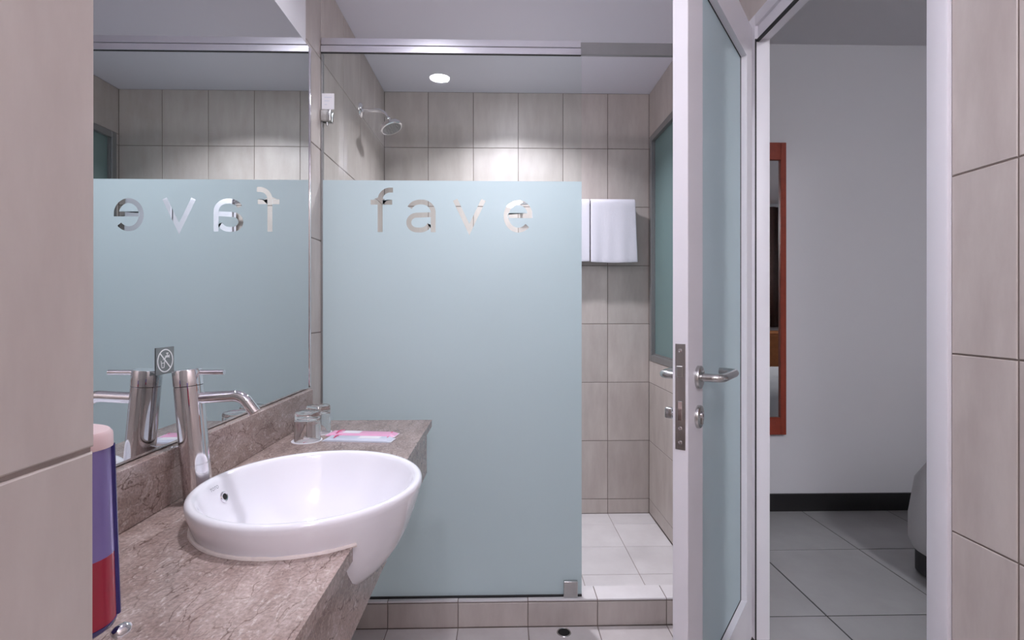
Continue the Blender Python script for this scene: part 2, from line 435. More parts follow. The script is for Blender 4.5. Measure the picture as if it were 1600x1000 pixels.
# ------------------------------------------------------------------ bedroom shell
BX1 = 4.3
tag(box('wall_bedroom_far', xb, BX1, YBW, YBW+0.1, -0.05, 2.7, 'bedroom_paint'), kind='structure')
tag(box('wall_bedroom_side', BX1, BX1+0.1, Y0-0.3, YBW+0.1, -0.05, 2.7, 'bedroom_paint'), kind='structure')
tag(box('wall_bedroom_near', xb, BX1, Y0-0.3, Y0-0.2, -0.05, 2.7, 'bedroom_paint'), kind='structure')
tag(box('ceiling_bedroom', xb-0.02, BX1, Y0-0.3, YBW+0.1, ZBC, ZBC+0.06, 'bedroom_paint'), kind='structure')
bfl = tag(box('floor_bedroom', XR+0.002, BX1, Y0-0.3, YBW+0.05, -0.06, ZB-0.0015, 'grout_dark'), kind='structure')
tiles(bfl, (0, 0, ZB), (1, 0, 0), (0, 1, 0), [XR+0.003]+edges(1.142, BX1, 1.142, 0.4595), edges(-0.2, YBW, 2.196, 0.475), 'bedroom_floor_tile', gap=0.005)
tag(box('baseboard_bedroom', xb+0.004, BX1, YBW-0.012, YBW, ZB, 0.156, 'black_skirting', bev=0.002), kind='structure')

# ------------------------------------------------------------------ window in the shower's right wall
win = empty('window_1', (XR, WY1, WZ0)); tag(win, 'frosted green window with grey aluminium frame in the shower wall', kind='structure')
def child_box(parent, name, x0, x1, y0, y1, z0, z1, mat, bev=0.0, seg=1):
    o = box(name, x0, x1, y0, y1, z0, z1, mat, None, bev, seg)
    o.parent = parent; o.matrix_parent_inverse = parent.matrix_world.inverted() if parent.type != 'EMPTY' else Matrix.Identity(4)
    if parent.type == 'EMPTY':
        o.data.transform(Matrix.LocRotScale(parent.location, parent.rotation_euler, None).inverted())
    return o
fw = 0.034
xw0, xw1 = XR-0.004, xb+0.002
child_box(win, 'frame_bar', xw0, xw1, WY1-fw, WY1, WZ0, WZ1, 'grey_aluminium', 0.002)
child_box(win, 'frame_bar', xw0, xw1, WY0, WY0+fw, WZ0, WZ1, 'grey_aluminium', 0.002)
child_box(win, 'frame_bar', xw0, xw1, WY0+fw, WY1-fw, WZ0, WZ0+fw, 'grey_aluminium', 0.002)
child_box(win, 'frame_bar', xw0, xw1, WY0+fw, WY1-fw, WZ1-fw, WZ1, 'grey_aluminium', 0.002)
child_box(win, 'glass_bead', xw0+0.012, xw0+0.03, WY1-fw-0.008, WY1-fw, WZ0+fw, WZ1-fw, 'grey_aluminium')
child_box(win, 'glass_bead', xw0+0.012, xw0+0.03, WY0+fw, WY1-fw-0.008, WZ0+fw, WZ0+fw+0.008, 'grey_aluminium')
child_box(win, 'pane', xw0+0.020, xw0+0.026, WY0+fw, WY1-fw, WZ0+fw, WZ1-fw, 'window_frost')

# ------------------------------------------------------------------ door frame
JF = 0.052      # jamb face width
fr = empty('trim_2', (XR, DY1, ZB)); tag(fr, 'white painted frame around the doorway to the bedroom', kind='structure')
fx0, fx1 = XR-0.007, 0.873
def jamb(y0, y1, z0, z1, nm='jamb'):
    return child_box(fr, nm, fx0, fx1, y0, y1, z0, z1, 'door_paint', 0.0025, 2)
jamb(1.597, DY1, ZB, DZ)
jamb(DY0, 0.946, ZB, DZ)
jamb(0.946, 1.597, 2.055, DZ, 'head')
# rebated head with a dark seal, stop bead on the lock side
child_box(fr, 'head_rebate', fx0+0.010, fx1, 0.946, 1.597, 2.012, 2.056, 'door_paint', 0.001)
child_box(fr, 'seal_shade_strip', fx0+0.006, fx0+0.014, 0.957, 1.597, 2.004, 2.012, 'black_rubber')
child_box(fr, 'stop_bead', fx0+0.040, fx1, 0.945, 0.957, ZB, 2.012, 'door_paint', 0.001)
child_box(fr, 'seal_shade_strip', fx0+0.001, fx0+0.004, 1.593, 1.5975, ZB, 2.012, 'black_rubber')  # black strip stands in for the shadowed gap between leaf and jamb
child_box(fr, 'strike_plate', fx0+0.010, fx0+0.034, 0.9455, 0.9475, 0.96, 1.02, 'steel', 0.0005)
tag(box('trim_3', XR-0.004, xb, 0.946, 1.597, -0.02, ZB, 'wall_tile', bev=0.002), kind='structure')

# ------------------------------------------------------------------ door leaf: local x hinge -> lock edge, local y towards the bedroom-side face
door = empty('door_1', (0.8154, 1.600, 0), (0, 0, R(-128.0)))
tag(door, 'white open door with frosted glass panel and steel lever handle', kind='structure')
L, T, DB, DT = 0.66, 0.034, 0.072, 2.050
SH, SL, RT, RB = 0.077, 0.110, 0.12, 0.150
def dbox(name, x0, x1, y0, y1, z0, z1, mat, parent=door, bev=0.0, seg=1):
    return box(name, x0, x1, y0, y1, z0, z1, mat, parent, bev, seg)
dbox('hinge_stile', 0, SH, -T, 0, DB, DT, 'door_paint', bev=0.0012)
dbox('lock_stile', L-SL, L, -T, 0, DB, DT, 'door_paint', bev=0.0012)
dbox('top_rail', SH, L-SL, -T, 0, DT-RT, DT, 'door_paint')
dbox('bottom_rail', SH, L-SL, -T, 0, DB, DB+RB, 'door_paint')
dbox('glass_panel', SH, L-SL, -0.0225, -0.0185, DB+RB, DT-RT, 'door_frost')
for z0_, z1_ in ((DB+RB, DB+RB+0.0015), (DT-RT-0.0015, DT-RT)):
    dbox('glazing_seal', SH, L-SL, -0.0186, -0.0165, z0_, z1_, 'black_rubber')
dbox('glazing_seal', SH, SH+0.0015, -0.0186, -0.0165, DB+RB, DT-RT, 'black_rubber')
# lock plate in the edge
ZLK = 0.944
pl = dbox('lock_plate', L, L+0.0016, -0.028, -0.0055, ZLK-0.117, ZLK+0.117, 'steel', bev=0.0006)
dbox('latch_bolt', L+0.0016, L+0.0050, -0.0245, -0.0105, ZLK+0.044, ZLK+0.068, 'steel', pl, bev=0.0012)
dbox('dead_bolt', L+0.0016, L+0.0032, -0.0215, -0.0125, ZLK-0.053, ZLK-0.010, 'chrome', pl, bev=0.0006)
for zz in (0.102, -0.070, -0.101):
    lathe('screw', [(0.0001, 0.0011), (0.0014, 0.0011), (0.0018, 0.0016), (0.0042, 0.0012), (0.0046, 0)], 'chrome', pl, 16,
          axisM((L+0.0016, -0.0168, ZLK+zz), (1, 0, 0)))
def lever(side):
    yo = 0.0 if side > 0 else -T
    zc_, lx = 0.981, 0.588
    n_ = Vector((0, side, 0))
    rose = lathe('handle_rose', [(0, 0.0095), (0.020, 0.0095), (0.0255, 0.008), (0.0265, 0.006), (0.0265, 0)], 'steel', door, 40, axisM((lx, yo, zc_), n_))
    off = 0.052; rr = 0.0095; br = 0.020
    P = [Vector((lx, yo, zc_)), Vector((lx, yo + side*(off-br), zc_))]
    P += arc((lx-br, yo+side*(off-br), zc_), (1, 0, 0), (0, side, 0), br, 0, math.pi/2, 6)[1:]
    ex = lx - 0.140
    P += [Vector((ex+br, yo+side*off, zc_))]
    P += arc((ex+br, yo+side*(off-br), zc_), (0, side, 0), (-1, 0, 0), br, 0, math.pi/2, 6)[1:]
    P += [Vector((ex, yo+side*0.012, zc_))]
    tube('lever_handle', P, rr, 'steel', rose, 18)
    zk_ = 0.890
    kr = lathe('key_rose', [(0, 0.0085), (0.020, 0.0085), (0.0255, 0.007), (0.0265, 0.005), (0.0265, 0)], 'steel', door, 40, axisM((lx, yo, zk_), n_))
    if side > 0:
        lathe('key_cylinder', [(0, 0.0125), (0.0065, 0.0125), (0.008, 0.011), (0.008, 0.008)], 'chrome', kr, 24, axisM((lx, yo, zk_+0.004), n_))
        y_ = yo + 0.0085
        box('cylinder_body', lx-0.005, lx+0.005, y_, y_+0.003, zk_-0.017, zk_, 'steel', kr, 0.001)
        box('key_slot', lx-0.0008, lx+0.0008, yo+0.0124, yo+0.0129, zk_, zk_+0.008, 'hole_black', kr)
    else:
        tube('turn_stem', [(lx, yo-0.006, zk_), (lx, yo-0.026, zk_)], 0.0062, 'chrome', kr, 16)
        bm_ = bmesh.new(); add_box(bm_, lx-0.006, lx+0.006, yo-0.043, yo-0.022, zk_-0.013, zk_+0.014, 0.005, 3)
        bm_obj('thumb_turn', bm_, 'steel', kr, True, 50)
lever(1); lever(-1)

# ------------------------------------------------------------------ shower screen
hb = empty('shower_header_rail', (XL, YG, 2.05)); tag(hb, 'long aluminium rail spanning the shower opening above the glass', 'rail')
child_box(hb, 'header_tube', XL, XR, 1.799, 1.813, 2.060, 2.105, 'grey_aluminium', 0.0015)
child_box(hb, 'cover_strip', XL+0.002, 0.289, 1.793, 1.7988, 2.0825, 2.107, 'aluminium', 0.001)
child_box(hb, 'glass_channel', XL+0.002, 0.289, 1.790, 1.7988, 2.055, 2.0785, 'aluminium', 0.001)
child_box(hb, 'channel_gasket', XL+0.002, 0.289, 1.7925, 1.7988, 2.0530, 2.0550, 'black_rubber')

scr = empty('shower_screen', (XL, YG, ZK)); tag(scr, 'fixed glass shower screen with pale frosted lower panel and clear lettering', 'glass screen')
GX0, GX1 = XL+0.004, 0.2925
child_box(scr, 'glass_pane', GX0, GX1, YG-0.005, YG+0.005, ZK+0.006, 2.0595, 'pane', 0.0008)
def film_mesh():
    cu = bpy.data.curves.new('film', 'CURVE'); cu.dimensions = '2D'; cu.fill_mode = 'BOTH'
    def poly(pts):
        s = cu.splines.new('POLY'); s.points.add(len(pts)-1)
        for q, p in zip(s.points, pts): q.co = (p[0], p[1], 0, 1)
        s.use_cyclic_u = True
    poly([(GX0, ZK+0.008), (GX1, ZK+0.008), (GX1, 1.600), (GX0, 1.600)])
    SW = 0.0175
    def stroke(pts):
        pts = [Vector((p[0], p[1])) for p in pts]; lft, rgt = [], []
        for i, p in enumerate(pts):
            d0 = (p - pts[i-1]).normalized() if i > 0 else None
            d1 = (pts[i+1] - p).normalized() if i < len(pts)-1 else None
            if d0 is None: d0 = d1
            if d1 is None: d1 = d0
            n0 = Vector((-d0.y, d0.x)); n1 = Vector((-d1.y, d1.x)); nn = (n0+n1).normalized()
            k = SW/2/max(0.35, nn.dot(n0))
            lft.append(p + nn*k); rgt.append(p - nn*k)
        poly(lft + rgt[::-1])
    def earc(cx, cz, a, b, t0, t1, n=14):
        return [(cx + a*math.cos(R(t0+(t1-t0)*i/n)), cz + b*math.sin(R(t0+(t1-t0)*i/n))) for i in range(n+1)]
    zb_, zx, h = 1.4145, 1.5315, SW/2
    # f
    fx = -0.434
    stroke([(fx, zb_)] + [(fx, 1.530)] + earc(fx+0.036, 1.530, 0.036, 0.0355, 180, 95, 8) + [(fx+0.046, 1.5655)])
    stroke([(-0.468, 1.5215), (fx-h-0.0006, 1.5215)]); stroke([(fx+h+0.0006, 1.5215), (-0.391, 1.5215)])
    # a
    ax_ = -0.244
    stroke(earc(-0.291, 1.4900, 0.040, 0.0330, 158, 90, 8) + earc(-0.284, 1.4850, 0.040, 0.0380, 85, 0, 9) + [(ax_, zb_)])
    stroke([(ax_-h-0.0006, 1.4775), (-0.300, 1.4755)] + earc(-0.303, 1.4490, 0.0285, 0.0265, 95, 265, 12) + earc(-0.292, 1.4505, 0.036, 0.0285, 270, 345, 8))
    # v
    stroke([(-0.165, zx), (-0.114, zb_+0.010), (-0.063, zx)])
    # e
    stroke([(0.0245, 1.4755), (0.1055, 1.4755)] + earc(0.0625, 1.4730, 0.0440, 0.0500, 15, 180, 20) + earc(0.0625, 1.4730, 0.0440, 0.0500, 190, 318, 16))
    co = bpy.data.objects.new('film', cu); COL.objects.link(co)
    bpy.context.view_layer.update()
    me = bpy.data.meshes.new_from_object(co.evaluated_get(bpy.context.evaluated_depsgraph_get()))
    bpy.data.objects.remove(co, do_unlink=True)
    bm = bmesh.new(); bm.from_mesh(me)
    bmesh.ops.remove_doubles(bm, verts=bm.verts[:], dist=1e-6)
    # keep one sheet only
    bmesh.ops.delete(bm, geom=[f for f in bm.faces if f.normal.z < -0.5], context='FACES')
    bm.to_mesh(me); bm.free()
    me.materials.clear()
    me.transform(Matrix(((1, 0, 0, 0), (0, 0, -1, YG-0.0055), (0, 1, 0, 0), (0, 0, 0, 1))))
    me.transform(Matrix.Translation(-scr.location))
    return me
link('frosted_film', film_mesh(), 'frost_film', scr)['label'] = 'frosted film with the clear letters fave'
child_box(scr, 'bottom_seal', GX0, GX1, YG-0.009, YG+0.009, ZK, ZK+0.007, 'black_rubber')
child_box(scr, 'edge_strip', GX0-0.003, GX0+0.003, YG-0.007, YG+0.007, ZK, 2.052, 'grey_aluminium')

def clamp(name, label, x0, x1, z0, z1):
    c = empty(name, ((x0+x1)/2, YG, z0)); tag(c, label, 'glass clamp', 'chrome clamps holding the shower glass')
    child_box(c, 'front_plate', x0, x1, YG-0.019, YG-0.006, z0, z1, 'steel', 0.0035, 3)
    child_box(c, 'back_plate', x0, x1, YG+0.0055, YG+0.018, z0, z1, 'steel', 0.0035, 3)
    return c
c1 = clamp('glass_clamp', 'chrome clamp fixing the shower glass to the kerb, bottom right corner', 0.2255, 0.277, ZK+0.001, 0.158)
c2 = clamp('glass_clamp', 'chrome clamp fixing the shower glass to the left wall, under a white paper', XL+0.002, -0.606, 1.808, 1.850)
tube('fixing_screw', [(0.004, -0.012, -0.004), (0.004, -0.012, -0.016)], 0.004, 'steel', c2, 10)
pn = empty('paper_notice', (-0.62, YG-0.02, 1.852)); tag(pn, 'small white paper stuck to the glass above the upper clamp', 'notice')
child_box(pn, 'sheet', XL+0.004, -0.597, YG-0.0075, YG-0.0065, 1.853, 1.910, 'paper')
for i, zz in enumerate((1.895, 1.882, 1.869)):
    child_box(pn, 'printed_line', XL+0.013, -0.606-0.008*i, YG-0.0080, YG-0.0075, zz, zz+0.002, 'packet_blue')

# ------------------------------------------------------------------ mirror and sticker
mir = empty('wall_mirror', (XM, YP, 0.88)); tag(mir, 'large frameless wall mirror with slim metal edge above the basin', 'mirror')
child_box(mir, 'mirror_glass', XM-0.006, XM, YP+0.002, 1.652, 0.8795, 1.997, 'mirror')
child_box(mir, 'backing_board', XL+0.0005, XM-0.0062, YP+0.002, 1.652, 0.8795, 1.997, 'grey_aluminium')
child_box(mir, 'edge_trim', XL+0.001, XM+0.003, 1.652, 1.660, 0.8795, 1.999, 'chrome', 0.0015, 2)

st = empty('tap_water_sticker', (XM, 0.9472, 1.016)); tag(st, 'grey square sticker with a do not drink tap water symbol on the mirror', 'sticker')
SY0, SY1, SZ0, SZ1 = 0.9222, 0.9722, 1.0158, 1.0658
child_box(st, 'sticker_sheet', XM+0.0003, XM+0.0012, SY0, SY1, SZ0, SZ1, 'sticker_grey')
scy, scz = (SY0+SY1)/2, (SZ0+SZ1)/2
def sfn(u, v, h): return Vector((XM+0.0012+h, scy+u, scz+v)) - st.location
bm = bmesh.new()
add_lathe(bm, [(0.0196, 0), (0.0196, 0.0004), (0.0218, 0.0004), (0.0218, 0)], 48, Matrix.Translation(Vector((XM+0.0012, scy, scz)) - st.location) @ Matrix.Rotation(R(90), 4, 'Y'), close=True)
bm_obj('prohibition_ring', bm, 'sticker_white', st)
def strip(u0, v0, u1, v1, wd):
    d = Vector((u1-u0, v1-v0)).normalized(); p = Vector((-d.y, d.x))*wd/2
    return [(u0+p.x, v0+p.y), (u0-p.x, v0-p.y), (u1-p.x, v1-p.y), (u1+p.x, v1+p.y)]
prism('prohibition_bar', strip(-0.0145, 0.0145, 0.0145, -0.0145, 0.0024), sfn, 0, 0.0005, 'sticker_white', st)
bm = bmesh.new()
for s_ in (strip(-0.0115, 0.0005, -0.0095, -0.0125, 0.0014), strip(-0.0095, -0.0125, -0.0035, -0.0125, 0.0014), strip(-0.0035, -0.0125, -0.0015, 0.0005, 0.0014), strip(-0.0108, -0.004, -0.0022, -0.004, 0.0012)):
    add_prism(bm, s_, sfn, 0, 0.0004)
bm_obj('cup_symbol', bm, 'sticker_white', st)
bm = bmesh.new()
for s_ in (strip(0.000, 0.0075, 0.0115, 0.0075, 0.0040), strip(0.0055, 0.0075, 0.0055, 0.0135, 0.0022), strip(0.0025, 0.0135, 0.0085, 0.0135, 0.0022), strip(0.0012, 0.0075, -0.0010, 0.0035, 0.0026), strip(0.0110, 0.0045, 0.0110, 0.0105, 0.0016)):
    add_prism(bm, s_, sfn, 0, 0.0004)
bm_obj('tap_symbol', bm, 'sticker_white', st)
bm = bmesh.new(); add_prism(bm, strip(-0.0060, 0.0035, -0.0060, 0.0015, 0.0012), sfn, 0, 0.0004); bm_obj('drop_symbol', bm, 'sticker_white', st)

# ------------------------------------------------------------------ counter: marble top, backsplash, apron
BX, BY, BR = -0.343, 0.914, 0.1865
def notch_half(sgn, r):
    yc_ = BY + sgn*math.sqrt(r*r - (XCF-BX)**2)
    a0 = math.atan2(yc_-BY, XCF-BX)
    ye = YC0 if sgn < 0 else YC1
    pts = [(XL+0.001, ye), (XCF, ye), (XCF, yc_)]
    for i in range(1, 33):
        a = a0 + (sgn*math.pi - a0) * i/32
        pts.append((BX + r*math.cos(a), BY + r*math.sin(a)))
    pts.append((XL+0.001, BY))
    return pts
vt = empty('vanity_counter', (XL, YC0, 0.606)); tag(vt, 'brown marble vanity counter with backsplash and deep front apron', 'counter')
def vfn(u, v, h): return Vector((u, v, h)) - vt.location
bm = bmesh.new()
add_prism(bm, notch_half(-1, BR+0.003), vfn, ZCT-0.022, ZCT)
add_prism(bm, notch_half(1, BR+0.003), vfn, ZCT-0.022, ZCT)
bmesh.ops.triangulate(bm, faces=[f for f in bm.faces if len(f.verts) > 4])
bmesh.ops.remove_doubles(bm, verts=bm.verts[:], dist=1e-5)
top = bm_obj('counter_top', bm, 'marble', vt)
child_box(vt, 'backsplash', XL+0.001, -0.612, YC0, YC1, ZCT, 0.877, 'marble', 0.0015)
# apron with a rounded notch for the bowl
ax0, ax1 = XCF-0.034, XCF-0.015
BOWL = [(0.0, 0.640), (0.055, 0.641), (0.088, 0.650), (0.118, 0.668), (0.143, 0.692), (0.162, 0.720), (0.175, 0.748), (0.1845, 0.775)]
def bowl_r(z):
    for (r0, z0), (r1, z1) in zip(BOWL[:-1], BOWL[1:]):
        if z0 <= z <= z1: return r0 + (r1-r0)*(z-z0)/(z1-z0)
half = []
dxa = ax1 - BX
for i in range(40):
    z = ZCT-0.022 - i*0.0025
    r = bowl_r(z)
    if r <= dxa+0.004: break
    half.append((max(0.001, math.sqrt(r*r-dxa*dxa)-0.004), z))
def afn(u, v, h): return Vector((h, u, v)) - vt.location
bm = bmesh.new()
yA, yB, zl_ = YC0, YC1-0.012, half[-1][1]
for (h0, z0), (h1, z1) in zip(half[:-1], half[1:]):
    add_prism(bm, [(yA, z1), (BY-h1, z1), (BY-h0, z0), (yA, z0)], afn, ax0, ax1)
    add_prism(bm, [(BY+h1, z1), (yB, z1), (yB, z0), (BY+h0, z0)], afn, ax0, ax1)
hl = half[-1][0]
for y0_, y1_ in ((yA, BY-hl), (BY-hl, BY+hl), (BY+hl, yB)):
    add_prism(bm, [(y0_, 0.606), (y1_, 0.606), (y1_, zl_), (y0_, zl_)], afn, ax0, ax1)
bmesh.ops.remove_doubles(bm, verts=bm.verts[:], dist=1e-5)
bm_obj('apron', bm, 'marble', vt)
child_box(vt, 'end_panel', XL+0.001, ax0, YC1-0.030, YC1-0.012, 0.606, ZCT-0.022, 'marble')

# ------------------------------------------------------------------ basin
bs = empty('wash_basin', (BX, BY, 0.64)); tag(bs, 'round white ceramic semi-recessed wash basin set into the counter', 'basin')
Mb = Matrix.Translation((0, 0, -0.64))
outer = [(0.0, 0.640), (0.055, 0.641), (0.088, 0.650), (0.118, 0.668), (0.143, 0.692), (0.162, 0.720), (0.175, 0.748), (0.1845, 0.775), (0.1915, 0.797), (0.1955, 0.812),
         (0.1965, 0.819), (0.1950, 0.824), (0.1910, 0.8265), (0.186, 0.8265), (0.1815, 0.8245), (0.1785, 0.820), (0.1755, 0.811), (0.168, 0.790), (0.157, 0.762), (0.141, 0.733), (0.120, 0.711), (0.090, 0.695), (0.055, 0.688), (0.022, 0.686), (0, 0.686)]
lathe('bowl', outer, 'ceramic', bs, 96, Mb, sharp=80)
lathe('drain_flange', [(0, 0.6872), (0.014, 0.6872), (0.018, 0.690), (0.024, 0.690), (0.026, 0.6865)], 'chrome', bs, 40, Mb)
# overflow
ovp = Vector((-0.1672, 0.0145, 0.7915-0.64)); ovn = Vector((0.94, -0.08, 0.36)).normalized()
ov = lathe('overflow_ring', [(0.0052, 0.0003), (0.0058, 0.0024), (0.0080, 0.0026), (0.0098, 0.0012), (0.0100, -0.002)], 'chrome', bs, 36, axisM(ovp, ovn))
lathe('overflow_hole', [(0, 0.0016), (0.0060, 0.0016)], 'hole_black', ov, 24, axisM(ovp, ovn))
# maker's lettering by the rim
txU = Vector((0.03, 1.0, 0.0)).normalized(); txN = Vector((0.935, -0.03, 0.355)).normalized(); txV = txN.cross(txU).normalized(); 
Mt = Matrix((txU, txV, txN)).transposed().to_4x4(); Mt.translation = Vector((-0.1735, -0.006, 0.8135-0.64)) + txN*0.0012
text_mesh('TOTO', 0.0085, Mt, 'print_grey', 'lettering', bs)
# silicone bead round the rim of the cut-out (only over the counter)
pp = []
for i in range(73):
    a = math.pi/2 - math.acos((XCF-BX)/ (BR+0.003)) 
for i in range(81):
    a0 = math.acos((XCF-BX+0.004)/(BR+0.002)); a = a0 + (2*math.pi-2*a0)*i/80
    pp.append((math.cos(a)*(BR+0.0012), math.sin(a)*(BR+0.0012), ZCT-0.64+0.0005))
tube('sealant_bead', pp, [0.0030+0.0012*random.random() for _ in pp], 'silicone', bs, 8)

# ------------------------------------------------------------------ tap
FX, FY = -0.5715, 0.955
tp = empty('basin_tap', (FX, FY, ZCT), (0, R(-5.0), 0)); tag(tp, 'tall chrome single-lever tap standing behind the basin', 'tap')
lathe('body', [(0, 0), (0.0285, 0), (0.0285, 0.003), (0.0248, 0.005), (0.0248, 0.071), (0.0242, 0.0715), (0.0242, 0.0727), (0.0248, 0.0732), (0.0244, 0.218), (0.0236, 0.2185)], 'chrome', tp, 56)
lathe('lever_cap', [(0.0236, 0.2190), (0.0247, 0.2195), (0.0247, 0.247), (0.0235, 0.2495), (0, 0.2505)], 'chrome', tp, 56)
tube('lever_pin', [(0.015, 0, 0.2425), (0.070, -0.002, 0.2380)], [0.0048, 0.0048], 'chrome', tp, 16)
sp = [Vector((0.012, 0, 0.194)), Vector((0.080, 0, 0.192))]
sp += arc((0.080, 0, 0.160), (0, 0, 1), (1, 0, 0), 0.032, 0, R(62), 10)[1:]
e_ = sp[-1]; d_ = (sp[-1]-sp[-2]).normalized(); sp.append(e_ + d_*0.022)
tube('spout', sp, 0.0108, 'chrome', tp, 28)
tube('pop_up_rod', [(-0.020, 0, 0.106), (-0.040, -0.002, 0.104)], 0.0018, 'chrome', tp, 10)
lathe('rod_knob', [(0, -0.003), (0.003, -0.0015), (0.003, 0.0015), (0, 0.003)], 'chrome', tp, 12, axisM((-0.0405, -0.002, 0.104), (1, 0, 0)))

# ------------------------------------------------------------------ tumblers on paper coasters
def coaster(x, y, label):
    c = empty('paper_coaster', (x, y, ZCT)); tag(c, label, 'coaster', 'round paper coasters under the tumblers')
    n = 40; bm = bmesh.new()
    prof = [(0, 0), (0.040, 0), (0.0405, 0.0006), (0.040, 0.0012), (0, 0.0012)]
    add_lathe(bm, prof, n)
    for v in bm.verts:
        r = math.hypot(v.co.x, v.co.y)
        if r > 0.03:
            k = 1 + 0.02*math.sin(20*math.atan2(v.co.y, v.co.x)); v.co.x *= k; v.co.y *= k
    bm_obj('disc', bm, 'paper', c)
    bm = bmesh.new()
    add_lathe(bm, [(0.036, 0.0012), (0.0365, 0.0014), (0.037, 0.0012)], 40)
    bm_obj('printed_ring', bm, 'packet_blue', c)
    text_mesh('f', 0.024, Matrix.Translation((0, -0.020, 0.0014)), 'print_red', 'printed_mark', c)
    return c
def tumbler(x, y, label):
    g = empty('glass_tumbler', (x, y, ZCT+0.0016)); tag(g, label, 'glass', 'upturned tumblers on the counter')
    # upturned: thick base on top
    ro, h = 0.0345, 0.080
    prof = [(ro-0.002, 0), (ro, 0.001), (ro, 0.002), (ro-0.001, h-0.006), (ro-0.003, h-0.001), (ro-0.006, h), (0.012, h), (0, h-0.002)]
    inner = [(0, h-0.018), (0.022, h-0.018), (ro-0.0045, h-0.022), (ro-0.0032, h-0.030), (ro-0.0028, 0.002)]
    lathe('glass_body', prof + inner, 'tumbler_glass', g, 56, close=True, sharp=60)
    return g
coaster(-0.535, 1.386, 'white paper coaster under the nearer tumbler'); tumbler(-0.5325, 1.384, 'clear upturned glass tumbler nearer to the basin')
coaster(-0.537, 1.472, 'white paper coaster under the tumbler by the shower glass'); tumbler(-0.5345, 1.470, 'clear upturned glass tumbler farther from the basin, by the shower glass')

# ------------------------------------------------------------------ toothbrush packets
def packet(x, y, rz, ln, wd, h, mat, label, white0, white1):
    p = empty('toothbrush_packet', (x, y, ZCT), (0, 0, R(rz))); tag(p, label, 'packet', 'flat wrapped packets beside the tumblers')
    bm = bmesh.new()
    n = 14
    def sec(t):
        e = min(t, 1-t)/0.06; k = min(1, max(0, e)); return 0.0012 + (h-0.0012)*(k**0.5)
    rings = []
    for i in range(n+1):
        t = i/n; u = -ln/2 + ln*t; hh = sec(t); q = wd/2
        rings.append([bm.verts.new(Vector(c)) for c in ((u, -q, 0), (u, -q, hh*0.45), (u, -q*0.6, hh), (u, q*0.6, hh), (u, q, hh*0.45), (u, q, 0))])
    for a, b in zip(rings[:-1], rings[1:]):
        for k in range(6): bm.faces.new((a[k], a[(k+1) % 6], b[(k+1) % 6], b[k]))
    bm.faces.new(rings[0][::-1]); bm.faces.new(rings[-1])
    bm_obj('wrapper', bm, mat, p)
    box('white_panel', white0, white1, -wd*0.30, wd*0.30, h, h+0.0003, 'paper', p)
    box('end_seam', ln/2-0.006, ln/2, -wd/2, wd/2, 0.0004, 0.0022, 'paper', p)
    text_mesh('f', wd*1.25, Matrix.Translation((-ln/2+0.032, 0, h+0.0006)) @ Matrix.Rotation(R(4), 4, 'Z'), 'print_red', 'printed_mark', p)
    box('tear_mark', ln/2-0.020, ln/2-0.017, wd*0.05, wd*0.30, h, h+0.0004, 'print_red', p)
    return p
packet(-0.398, 1.443, -7, 0.205, 0.046, 0.008, 'packet_pink', 'pink and white wrapped toothbrush packet, the farther of two', -0.055, -0.005)
packet(-0.392, 1.385, -6, 0.195, 0.042, 0.009, 'packet_blue', 'pale blue wrapped packet in front of the pink one', 0.0, 0.06)

# ------------------------------------------------------------------ soap dispenser on the partition's far side
dp = empty('soap_dispenser', (-0.3190, YP+0.001, 0.913)); tag(dp, 'wall soap dispenser with pink cap and red liquid behind the near partition', 'dispenser')
def ell(a, b, n=40): return [(a*math.cos(2*math.pi*i/n), b*math.sin(2*math.pi*i/n)) for i in range(n)]
def loft(name, secs, mat, parent, n=40):
    bm = bmesh.new(); rings = []
    for a, b, z, cx in secs: rings.append([bm.verts.new((cx+u, 0.037+v, z)) for u, v in ell(a, b, n)])
    for p_, q_ in zip(rings[:-1], rings[1:]):
        for k in range(n): bm.faces.new((p_[k], p_[(k+1) % n], q_[(k+1) % n], q_[k]))
    bm.faces.new(rings[0][::-1]); bm.faces.new(rings[-1])
    return bm_obj(name, bm, mat, parent, True, 45)
loft('liquid', [(0.0455, 0.0300, 0.004, 0), (0.0440, 0.0300, 0.051, 0)], 'liquid_red', dp)
loft('bottle', [(0.0440, 0.0300, 0.051, 0), (0.0415, 0.0290, 0.1275, 0)], 'bottle_purple', dp)
loft('cap', [(0.0430, 0.0300, 0.1265, 0), (0.0425, 0.0300, 0.1355, 0), (0.0405, 0.0285, 0.138, 0), (0.030, 0.022, 0.1386, 0)], 'cap_pink', dp)
loft('base_cup', [(0.0380, 0.0260, -0.004, 0), (0.0450, 0.0300, 0.001, 0), (0.0460, 0.0305, 0.0045, 0)], 'bottle_dark', dp)
for s in (1, -1):
    tube('side_stripe', [(s*0.0400, 0.0500, 0.004), (s*0.0365, 0.0490, 0.127)], 0.0032, 'bottle_dark', dp, 10)
box('wall_bracket', -0.040, 0.040, 0, 0.008, -0.004, 0.130, 'bottle_back', dp, 0.003, 2)
lathe('push_knob', [(0, -0.007), (0.003, -0.006), (0.0048, -0.003), (0.0048, 0.003), (0.003, 0.006), (0, 0.007)], 'chrome', dp, 24, axisM((0.044, 0.050, -0.009), (0.3, 1, 0)), sharp=80)

